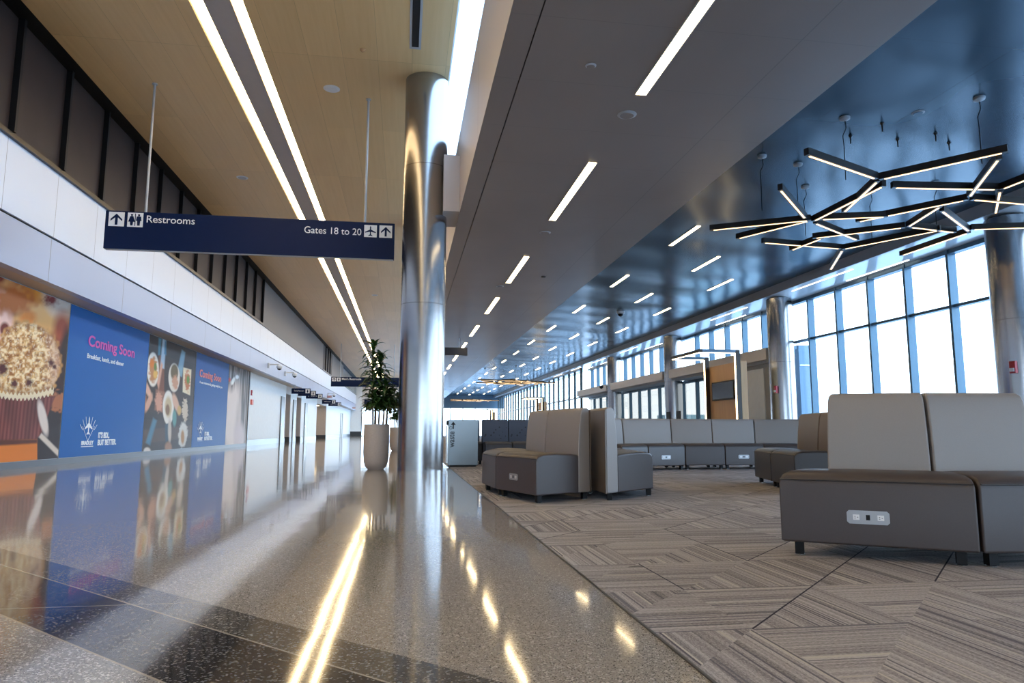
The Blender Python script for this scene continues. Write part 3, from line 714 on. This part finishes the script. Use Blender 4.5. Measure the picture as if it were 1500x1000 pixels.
# ------------------------------------------------------------------ lounge seating
def seat_module(quad, label, group, outlet=False, seat='taupe', back='light_vinyl', rear='brown_vinyl', name='lounge_seat'):
    fl, fr_, rr, rl = [Vector((*p, 0)) for p in quad]
    ctr = (fl+fr_+rr+rl)/4
    t = empty(name, tuple(ctr), label, 'seat', group)
    def P(s, d, z): a = fl.lerp(rl, d); b = fr_.lerp(rr, d); q = a.lerp(b, s); return (q.x, q.y, z)
    ins = .004/((fr_-fl).length)
    A = lambda d, z: P(ins, d, z); B = lambda d, z: P(1-ins, d, z)
    # seat block with crowned cushion
    prof = [(0, .08), (.0, .405), (.012, .440), (.05, .464), (.14, .478), (.35, .482), (.62, .474), (.76, .462), (.76, .08)]
    n = len(prof); mb = MB(); ss = [ins, .03, .12, .5, .88, .97, 1-ins]; dz = [-.010, -.003, 0, 0, 0, -.003, -.010]
    for s_, z_ in zip(ss, dz): mb.v += [P(s_, d, z + (z_ if z > .42 else 0)) for d, z in prof]
    mb.f.append(tuple(reversed(range(n)))); k = len(ss)
    for j in range(k-1):
        for i in range(n): mb.f.append((j*n+i, j*n+(i+1) % n, (j+1)*n+(i+1) % n, (j+1)*n+i))
    mb.f.append(tuple((k-1)*n+i for i in range(n)))
    mb.build('seat', seat, t, bevel=.014, seg=3)
    bp = [(.755, .08), (.755, .50), (.775, .70), (.805, .88), (.825, .925), (.86, .942), (.94, .942), (.975, .93), (.975, .08)]
    MB().prism(bp, A, B).build('backrest', back, t, bevel=.016, seg=3)
    rp = [(.977, .08), (.977, .925), (.995, .915), (1.0, .89), (1.0, .08)]
    MB().prism(rp, A, B).build('rear_panel', rear, t, bevel=.004)
    w_ = (fr_-fl).length
    nrm = Vector((fr_-fl)).cross(Vector((0, 0, 1))).normalized()
    pts = [Vector(P(s_, -.002, .430)) for s_ in (.015, .25, .5, .75, .985)]
    MB().tube(pts, .004, 6).build('piping', 'piping', t)
    for s_ in (.075, .925):
        for d in (.09, .90):
            c_ = Vector(P(s_, d, 0)); e1 = (fr_-fl).normalized(); e2 = e1.cross(Vector((0, 0, 1))); h = .024
            lg = MB().prism([(-h, -h), (h, -h), (h, h), (-h, h)], lambda a, b: tuple(c_+e1*a+e2*b+Vector((0, 0, .012))), lambda a, b: tuple(c_+e1*a+e2*b+Vector((0, 0, .085)))).build('leg', 'black', t)
            MB().lathe(c_.x, c_.y, [(.024, .004), (.024, .009), (.010, .012)], 12).build('foot', 'steel', lg, origin=None) if False else None
            f_ = MB().lathe(c_.x, c_.y, [(.026, .0045), (.026, .009), (.012, .014)], 12); f_.v = [tuple(Vector(v)-ctr) for v in f_.v]
            fo = f_.build('glide_foot', 'steel', lg, origin=(0, 0, 0)); fo.location = (0, 0, 0)
    if outlet:
        e1 = (fr_-fl).normalized(); nz = e1.cross(Vector((0, 0, 1))).normalized(); sc = outlet
        c0 = Vector(P(.47, 0, .265)); c0.z = .235
        def Q(a, b, o_): p = c0+e1*a+Vector((0, 0, b))+nz*o_; return tuple(p)
        hw, hh = .105*sc, .036*sc; r_ = .012
        rr_ = [(-hw+r_, -hh), (hw-r_, -hh), (hw, -hh+r_), (hw, hh-r_), (hw-r_, hh), (-hw+r_, hh), (-hw, hh-r_), (-hw, -hh+r_)]
        op = MB().prism(rr_, lambda a, b: Q(a, b, -.002), lambda a, b: Q(a, b, .005)).build('outlet_panel', 'outlet_plate', t)
        for ox, mt, hw2 in ((-.058*sc, 'sign_white', .016*sc), (0, 'black', .010*sc), (.062*sc, 'sign_white', .016*sc)):
            mb = MB().prism([(ox-hw2, -.014*sc), (ox+hw2, -.014*sc), (ox+hw2, .014*sc), (ox-hw2, .014*sc)], lambda a, b: Q(a, b, .004), lambda a, b: Q(a, b, .008))
            mb.v = [tuple(Vector(v)-ctr) for v in mb.v]; mb.build('socket', mt, op, origin=(0, 0, 0)).location = (0, 0, 0)
            if mt == 'sign_white':
                mb = MB()
                for a_, b_ in ((-.006, .004), (-.006, -.005), (.007, 0)): mb.prism([(ox+a_*sc-.003, b_*sc-.0015), (ox+a_*sc+.003, b_*sc-.0015), (ox+a_*sc+.003, b_*sc+.0015), (ox+a_*sc-.003, b_*sc+.0015)], lambda a, b: Q(a, b, .007), lambda a, b: Q(a, b, .0088))
                mb.v = [tuple(Vector(v)-ctr) for v in mb.v]; mb.build('slots', 'black', op, origin=(0, 0, 0)).location = (0, 0, 0)
    return t
G = 'grey and taupe lounge seats'
seat_module([(2.14, 3.82), (2.95, 3.28), (3.21, 4.00), (2.80, 4.20)], 'big foreground taupe seat with grey back and power outlet in its front', G, 1.0)
seat_module([(2.955, 3.278), (3.89, 3.17), (3.78, 3.95), (3.22, 3.998)], 'foreground taupe seat with grey back cut by the right edge of the photo', G)
seat_module([(.99, 7.59), (1.27, 6.72), (1.93, 7.13), (1.76, 7.86)], 'taupe outlet seat at the near end of the curved bench beside the terrazzo', G, .9)
seat_module([(.93, 8.42), (.99, 7.60), (1.76, 7.87), (1.67, 8.60)], 'taupe seat joined behind the outlet seat, far left of the curved bench by the bin', G)
seat_module([(1.15, 9.2), (.93, 8.43), (1.67, 8.61), (1.80, 9.22)], 'taupe seat at the hidden far end of the curved bench by the bin', G)
seat_module([(2.71, 7.44), (2.84, 8.30), (2.02, 7.85), (2.00, 6.85)], 'taupe seat turned to the right, its brown back against the curved bench', G)
seat_module([(2.845, 8.31), (2.95, 9.15), (2.08, 8.72), (2.02, 7.86)], 'taupe seat behind the right turned one, its dark corner just showing', G)
far = [(3.72, 11.72), (4.33, 12.10), (5.13, 12.36), (5.91, 12.36), (6.69, 12.36), (7.45, 12.15)]
rear = [(3.15, 12.35), (3.98, 12.87), (5.10, 13.13), (5.95, 13.13), (6.86, 13.13), (7.80, 12.88)]
fl_ = ['blue grey seat at the left end of the far curved bench, half hidden', 'far bench seat with a white outlet, second from its left end', 'plain middle seat of the far curved bench',
       'far bench seat with outlet beside the dark corner seat', 'far bench seat mostly hidden behind the dark corner seat']
for i in range(5):
    seat_module([far[i], (far[i+1][0]-.004, far[i+1][1]), (rear[i+1][0]-.004, rear[i+1][1]), rear[i]], fl_[i], G, {1: 1.0, 3: 1.0}.get(i, False))
seat_module([(4.60, 8.35), (4.42, 7.50), (5.17, 7.30), (5.34, 8.14)], 'dark shadowed seat behind the foreground seat, nearer half', G, False, 'shaded_taupe', 'brown_vinyl')  # brown back instead of light vinyl, darker for the shade here
seat_module([(4.85, 9.25), (4.60, 8.36), (5.34, 8.15), (5.58, 9.02)], 'dark shadowed corner seat in front of the far bench, left half with rounded end', G, False, 'shaded_taupe', 'brown_vinyl')
nl = ['navy tufted seat mostly hidden behind the waste bin', 'navy tufted seat just right of the waste bin', 'navy tufted seat between the bin and the curved bench', 'navy tufted seat hidden behind the curved bench']
for i in range(4):
    x0 = 1.08+.565*i
    seat_module([(x0, 14.3+.0), (x0+.56, 14.3), (x0+.56, 15.05), (x0, 15.05)] if i else [(x0, 14.75), (x0+.56, 14.75), (x0+.56, 15.5), (x0, 15.5)], nl[i], 'navy lounge seats', False, 'navy_seat', 'navy_tufted', 'navy_tufted')

# ------------------------------------------------------------------ waste bin
t = empty('waste_bin', (1.15, 14.0, 0), 'brushed steel waste bin lettered waste, right of the steel column', 'bin')
MB().box(.86, 1.44, 13.80, 14.30, .035, .915).build('body', 'bin_steel', t, bevel=.006)
MB().box(.90, 1.41, 13.84, 14.26, .004, .035).build('plinth', 'black', t)
MB().box(.835, .858, 13.84, 14.26, .08, .80).build('side_door', 'steel', t)
MB().box(.838, .859, 13.86, 14.2, .82, .90).build('chute_opening', 'black', t)
text_mesh('lettering', 'waste', 'black', (.975, 13.797, .38), (0, 0, 1), (-1, 0, 0), .31, .115, t, .012)
b = MB()
b.prism([(0, .01), (.08, .01), (.08, -.025), (.14, .022), (.08, .069), (.08, .034), (0, .034)], lambda a, c: (.975-c, 13.799, .74+a), lambda a, c: (.975-c, 13.794, .74+a))
b.build('arrow_symbol', 'black', t)
b = MB().tube([(.905+.026*math.cos(i*math.pi/8), 13.797, .76+.026*math.sin(i*math.pi/8)) for i in range(17)], .004)
b.build('hand_symbol', 'black', t)

# ------------------------------------------------------------------ potted plants
def potted(cx, cy, label, top=2.46, seed=3, r=.235, h=.82):
    rnd = random.Random(seed)
    t = empty('potted_dracaena', (cx, cy, 0), label, 'plant', 'potted dracaenas')
    MB().lathe(cx, cy, [(.10, 0), (r*.60, .0), (r*.82, .05), (r*.94, .14), (r, .30), (r*.99, h-.01), (r*.97, h), (r*.84, h), (r*.84, h-.05)], 48).build('planter', 'planter', t, smooth=True)
    MB().lathe(cx, cy, [(r*.83, h-.09), (r*.83, h-.06)], 32).build('soil', 'soil', t)
    canes = [(-.07, .02, .98), (.03, .07, .84), (.11, -.03, .55), (-.02, -.09, .34), (.16, .06, .42)]
    for k, (dx, dy, fh) in enumerate(canes):
        tz = h + (top-h)*fh - .18
        ex, ey = cx+dx*1.5, cy+dy*1.5
        cn = MB().tube([(cx+dx, cy+dy, h-.07), (cx+dx*1.2, cy+dy*1.2, h+.35), (ex, ey, tz)], .017, 8).build('cane', 'cane', t, smooth=True)
        lm = MB(); lo = max(h+.26, tz-1.0)
        cnt = 84 if fh > .8 else 64
        for j in range(cnt):
            f_ = j/(cnt-1); z = lo+(tz-lo)*f_ ; a = j*2.4+rnd.random()*.6
            L_ = rnd.uniform(.26, .37); el = math.radians(rnd.uniform(15, 50) + 38*(f_ > .88)); wd = rnd.uniform(.028, .042)
            base = Vector((cx+dx*1.35, cy+dy*1.35, z)); rd = Vector((math.cos(a), math.sin(a), 0)); sd = Vector((-math.sin(a), math.cos(a), 0))
            prev = None; n_ = 5; p = base.copy(); e_ = el
            for q in range(n_+1):
                w_ = wd*[.35, .85, 1, .9, .55, .04][q]; e0 = sd*w_; lift = Vector((0, 0, w_*.25))
                cur = [p-e0+lift, p-Vector((0, 0, w_*.1)), p+e0+lift]
                if prev:
                    o_ = len(lm.v); lm.v += [tuple(v) for v in prev+cur]; lm.f += [(o_, o_+1, o_+4, o_+3), (o_+1, o_+2, o_+5, o_+4)]
                prev = cur; p = p+(rd*math.cos(e_)+Vector((0, 0, math.sin(e_))))*(L_/n_); e_ -= math.radians(rnd.uniform(12, 26))
        lm.build('foliage', 'leaf', t, smooth=False)
potted(-.50, 13.20, 'tall dark green dracaena in a pale round planter, left of the steel column')
potted(-.27, 25.2, 'second potted plant farther off, peeking between planter and column', 2.3, 5)

# ------------------------------------------------------------------ branching pendant light
BARS = [[5.54,11.89,7.03,11.01],[6.32,12.38,7.05,11.05],[5.69,9.68,6.91,10.99],[7.12,11.08,7.14,9.24],[5.31,8.34,6.85,9.02],[6.89,9.01,7.88,7.79],[7.98,8.04,8.83,9.5],[7.34,9.33,9.02,9.15],[9.03,9.12,9.05,8.39],[7.92,11.03,8.92,9.63],[8.95,9.59,10.52,9.68],[7.22,11.19,8.69,12.1],[6.96,12.58,8.79,12.77],[8.81,12.76,9.76,11.21],[8.88,12.86,9.68,14.49],[10.35,13.03,10.39,11.25],[8.93,10.2,10.35,11.21],[10.31,11.12,11.62,10.74],[7.74,12.1,8.99,11.16],[9.04,11.15,8.74,10.0],[7.15,10.95,8.23,10.62],[7.83,13.03,7.93,12.07],[9.1,9.2,9.98,10.22],[6.91,9.07,7.34,10.53],[9.08,11.15,10.17,11.33]]
ZC = 4.40
t = empty('branching_pendant_light', (8.2, 11, ZC), 'big branching pendant of dark bars with glowing undersides, nearest cluster at upper right', 'light', 'branching pendant lights')
for i, (xa, ya, xb, yb) in enumerate(BARS):
    zz = ZC + .004*((i*7) % 5)
    a = Vector((xa, ya, zz+.055)); b = Vector((xb, yb, zz+.055)); d = (b-a).normalized()
    ob = MB().bar(a, b, .075, .10).build('bar', 'dark_metal', t)
    lb = MB().bar(a+d*.07-Vector((0, 0, .052)), b-d*.07-Vector((0, 0, .052)), .028, .008); o_ = Vector(t['_o']); lb.v = [tuple(Vector(v)-o_) for v in lb.v]
    lb.build('light_strip', 'led_bar', ob, origin=(0, 0, 0)).location = (0, 0, 0)
for (x_, y_) in ((6.10, 10.91), (6.93, 11.16), (7.72, 12.22), (6.60, 9.31), (8.12, 8.42), (10.08, 11.62), (9.2, 12.3), (10.9, 10.2)):
    MB().lathe(x_, y_, [(.02, 5.44), (.075, 5.465), (.08, 5.498)], 20).build('canopy', 'grey_plastic', t, smooth=True)
    MB().tube([(x_, y_, 5.46), (x_+.03, y_+.02, 5.34), (x_-.05, y_, 5.2), (x_-.04, y_, 5.05), (x_-.045, y_, ZC+.1)], .007).build('cable', 'black', t)
for dy_, lb in ((42.6, 'branching pendant light halfway down the lounge, seen edge on above the curved bench'), (75.0, 'branching pendant light at the far end of the lounge, tiny near the end windows')):
    c_ = copy_tree(t); c_.location = (8.2, 11+dy_, ZC); c_['label'] = lb

# ------------------------------------------------------------------ gates
def gate(dy, label1, label2, label3, full=True):
    t = empty('gate_portal', (10.5, 22.1+dy, 0), label1, 'portal', 'gate portals')
    yB, yA, H, xo = 20.95+dy, 23.28+dy, 3.26, 9.35
    for yy_ in (yB, yA):
        MB().box(10.47, 10.62, yy_-.05, yy_+.05, 0, H+.05).build('post', 'dark_metal', t)
        MB().box(10.452, 10.468, yy_-.03, yy_+.03, 0.02, H-.06).build('light_strip', 'led_cove', t)
        MB().box(xo, 10.47, yy_-.05, yy_+.05, H-.05, H+.05).build('canopy_bar', 'jet_metal', t)
        MB().box(xo+.05, 10.44, yy_-.03, yy_+.03, H-.062, H-.052).build('light_strip', 'led_cove', t)
    MB().box(xo-.1, xo, yB-.05, yA+.05, H-.05, H+.05).build('canopy_bar', 'dark_metal', t)
    MB().box(xo-.08, xo-.02, yB, yA, H-.062, H-.052).build('light_strip', 'led_cove', t)
    w = tag(MB().box(10.64, 10.85, yB-.02, yA+.02, 0, 2.95).build('gate_backdrop', 'oak', origin=(10.7, 22.1+dy, 0)), label2, 'panel', 'gate backdrops')
    s = empty('wall_screen', (10.6, 22.1+dy, 2.06), label3, 'screen', 'gate screens')
    MB().box(10.55, 10.638, 21.28+dy, 22.92+dy, 1.75, 2.38).build('housing', 'black', s, bevel=.008)
    MB().box(10.545, 10.551, 21.33+dy, 22.87+dy, 1.80, 2.33).build('display', 'screen', s)
gate(0, 'lit angular gate portal frame around the wooden panel', 'wooden gate backdrop panel holding the dark screen', 'dark wide screen on the wooden gate panel')
gate(32, 'small distant lit gate portal above the curved bench back', 'small distant wooden gate panel above the curved bench back', 'distant gate screen on the far wooden panel')
gate(63, 'tiny farthest gate portal near the end windows', 'tiny farthest wooden gate panel near the end windows', 'farthest gate screen, hardly visible')
t = empty('gate_podium', (9.9, 25.0, 0), 'gate podium hidden behind the far bench, below the two monitors', 'desk')
MB().box(9.6, 10.2, 24.0, 26.0, 0, 1.0).build('body', 'oak', t); MB().box(9.55, 10.25, 23.95, 26.05, 1.0, 1.04).build('counter', 'grey_plastic', t)
for k, (yy_, lb) in enumerate(((25.45, 'left small black monitor on the gate podium'), (24.45, 'right small black monitor on an arm at the gate podium'))):
    t = empty('monitor', (9.95, yy_, 1.04), lb, 'monitor', 'podium monitors')
    c_, s_ = math.cos(.6), math.sin(.6)
    MB().box(9.90, 9.94, yy_-.20, yy_+.16, 1.15, 1.44).build('screen', 'black', t, bevel=.006)
    MB().tube([(9.97, yy_, 1.04), (9.97, yy_+.02, 1.2), (9.93, yy_+.01, 1.3)], .018).build('arm', 'dark_metal', t)

# ------------------------------------------------------------------ small fixtures
def disc(name, x, y, z, r, mat, label, cat, group=None, ring=False):
    t = empty(name, (x, y, z), label, cat, group)
    MB().lathe(x, y, [(r*.8, z-.014), (r, z-.004), (r, z-.001)], 32).build('rim', 'white_plastic' if not ring else 'grey_plastic', t, smooth=True)
    MB().lathe(x, y, [(r*.70, z-.020), (r*.72, z-.014)], 32).build('grille', mat, t)
disc('ceiling_speaker', -1.56, 13.42, 7.4, .16, 'white_plastic', 'white round speaker in the wood ceiling near the column', 'speaker')
disc('ceiling_speaker', -4.42, 18.81, 7.4, .15, 'grey_plastic', 'round speaker in the wood ceiling beside the wall side light line', 'speaker')
disc('ceiling_speaker', -1.59, 34.8, 7.4, .16, 'grey_plastic', 'small distant speaker in the wood ceiling, right of the light lines', 'speaker')
disc('ceiling_speaker', 2.68, 8.0, 4.64, .12, 'grey_soffit', 'ring shaped speaker below the nearest strip light on the grey soffit', 'speaker', None, True)
disc('ceiling_speaker', 2.70, 13.3, 4.64, .12, 'grey_soffit', 'ring shaped speaker below the second strip light on the grey soffit', 'speaker', None, True)
disc('ceiling_speaker', 2.52, 18.6, 4.64, .10, 'grey_soffit', 'small speaker between third and fourth strip lights on the grey soffit', 'speaker', None, True)
disc('smoke_detector', 1.92, 6.92, 4.64, .06, 'grey_soffit', 'small round detector on the grey soffit left of the nearest strip light', 'detector', None, True)
disc('smoke_detector', 7.60, 8.99, 5.5, .09, 'blue_panels', 'round detector on the blue ceiling between two pendant cables', 'detector', None, True)
tag(MB().lathe(3.46, 17.25, [(.05, 4.62), (.06, 4.638)], 16).build('sprinkler', 'black', origin=(3.46, 17.25, 4.63)), 'small black sprinkler hole in the middle of the grey soffit', 'sprinkler')
tag(MB().lathe(-.87, 11.86, [(.015, 7.35), (.05, 7.385), (.05, 7.398)], 16).build('sprinkler', 'oak', origin=(-.87, 11.86, 7.39)), 'small sprinkler in the wood ceiling left of the dark slot', 'sprinkler')
for (x_, y_, w_) in ((7.95, 9.9, 0), (8.4, 9.6, 0), (7.3, 9.4, 0), (7.1, 9.9, 0), (8.9, 9.9, 0)):
    tag(MB().lathe(x_, y_, [(.01, 5.36), (.012, 5.46), (.03, 5.49), (.03, 5.498)], 10).build('sprinkler', 'dark_metal', origin=(x_, y_, 5.49)), 'thin sprinkler drop on the blue ceiling above the pendant', 'sprinkler', 'sprinkler drops above the pendant')
t = empty('air_slot_diffuser', (.05, 8.5, 7.4), 'long narrow dark air slot in the wood ceiling above the column', 'vent')
MB().box(-.05, .15, 5.4, 11.7, 7.392, 7.399).build('frame', 'grey_plastic', t); MB().box(-.01, .11, 5.45, 11.62, 7.386, 7.393).build('slot', 'black', t)
t = empty('dome_camera', (8.54, 26.8, 5.5), 'dome camera hanging under the blue ceiling between strip lights', 'camera')
MB().lathe(8.54, 26.8, [(.12, 5.40), (.16, 5.44), (.16, 5.50)], 24).build('housing', 'white_plastic', t, smooth=True)
MB().lathe(8.54, 26.8, [(.02, 5.29), (.08, 5.32), (.11, 5.40)], 24).build('dome', 'black', t, smooth=True)
for k, (y_, lb) in enumerate(((34.2, 'nearer white security camera on the left fascia past the posters'), (38.9, 'farther white security camera on the left fascia past the posters'), (60.5, 'tiny white security camera on the left fascia above the far blade signs'))):
    t = empty('security_camera', (-6.40, y_, 3.75), lb, 'camera', 'fascia security cameras')
    MB().box(-6.43, -6.34, y_-.09, y_+.09, 3.62, 3.86).build('wall_plate', 'white_plastic', t, bevel=.01)
    MB().tube([(-6.35, y_, 3.80), (-5.95, y_, 3.80), (-5.90, y_, 3.74)], .035, 10).build('arm', 'white_plastic', t, smooth=True)
    MB().lathe(-5.90, y_, [(.05, 3.56), (.12, 3.62), (.14, 3.70), (.10, 3.76)], 20).build('housing', 'white_plastic', t, smooth=True)
    MB().lathe(-5.90, y_, [(.02, 3.53), (.08, 3.56), (.11, 3.62)], 16).build('lens_dome', 'black', t, smooth=True)
def alarm(x, y, z, label, dx=1, two=False):
    t = empty('fire_alarm', (x, y, z), label, 'alarm', 'fire alarms')
    MB().box(x, x+.05*dx, y-.07, y+.07, z-.12, z+.12).build('housing', 'red', t)
    MB().box(x+.05*dx, x+.07*dx, y-.05, y+.05, z-.09, z-.02).build('strobe', 'white_plastic', t)
alarm(-7.03, 33.75, 2.43, 'dark red fire alarm on the white wall just past the posters')
alarm(12.13, 21.45, 2.08, 'red fire alarm on the second window side column', -1)
alarm(12.13, 12.3, 2.0, 'red fire alarm on the column at the right edge of the photo', -1)
t = tag(MB().box(-7.03, -6.97, 33.7, 34.05, 1.88, 2.12).build('extinguisher_sign', 'orange_red', origin=(-7, 33.86, 2)), 'small pinkish safety sign below the fire alarm on the white wall', 'sign')
for y_, lb in ((59.7, 'tiny red exit sign on the left fascia near the far blade signs'), (88.5, 'tiny red exit sign at the far end of the left fascia')):
    t = empty('exit_sign', (-6.35, y_, 3.4), lb, 'sign', 'exit signs')
    MB().box(-6.40, -5.95, y_, y_+.05, 3.36, 3.62).build('housing', 'white_plastic', t)
    text_mesh('lettering', 'EXIT', 'red', (-6.37, y_-.004, 3.41), (1, 0, 0), (0, 0, 1), .36, .15, t, .02)
t = empty('security_camera', (12.1, 36.0, 3.5), 'camera on an arm at the cream band by the third window side column', 'camera')
MB().tube([(12.12, 40.2, 3.35), (11.7, 40.2, 3.45), (11.55, 40.2, 3.4)], .03, 8).build('arm', 'white_plastic', t); MB().lathe(11.55, 40.2, [(.03, 3.2), (.11, 3.27), (.12, 3.38)], 16).build('lens_dome', 'black', t)
# outside: jet bridge pylon and fixed walkway
t = empty('jet_bridge_pylon', (15.2, 25.2, -4), 'blue grey steel pylon standing outside the tall windows', 'pylon')
MB().box(14.9, 15.5, 24.6, 25.2, -4.0, 4.0).build('post', 'jet_metal', t); MB().box(14.92, 15.48, 24.57, 24.6, 3.2, 3.25).build('collar', 'white_plastic', t)
t = empty('jet_bridge', (30, 50, -4), 'pale teal jet bridge outside the lower gate windows', 'jet bridge')
MB().box(19, 48, 48, 51, -.4, 1.9).build('tunnel', 'apron_teal', t); MB().box(22, 22.5, 49.2, 49.8, -4, -.4).box(40, 40.5, 49.2, 49.8, -4, -.4).build('support_leg', 'jet_metal', t)
# warm lamp inside the wide restroom opening
t = empty('ceiling_lamp', (-8.0, 62, 2.86), 'warm lamp glowing inside the wide restroom opening', 'light')
MB().box(-8.6, -7.5, 63.5, 63.8, 2.85, 2.88).build('diffuser', 'led', t)
for o in bpy.data.objects:
    if '_o' in o: del o['_o']
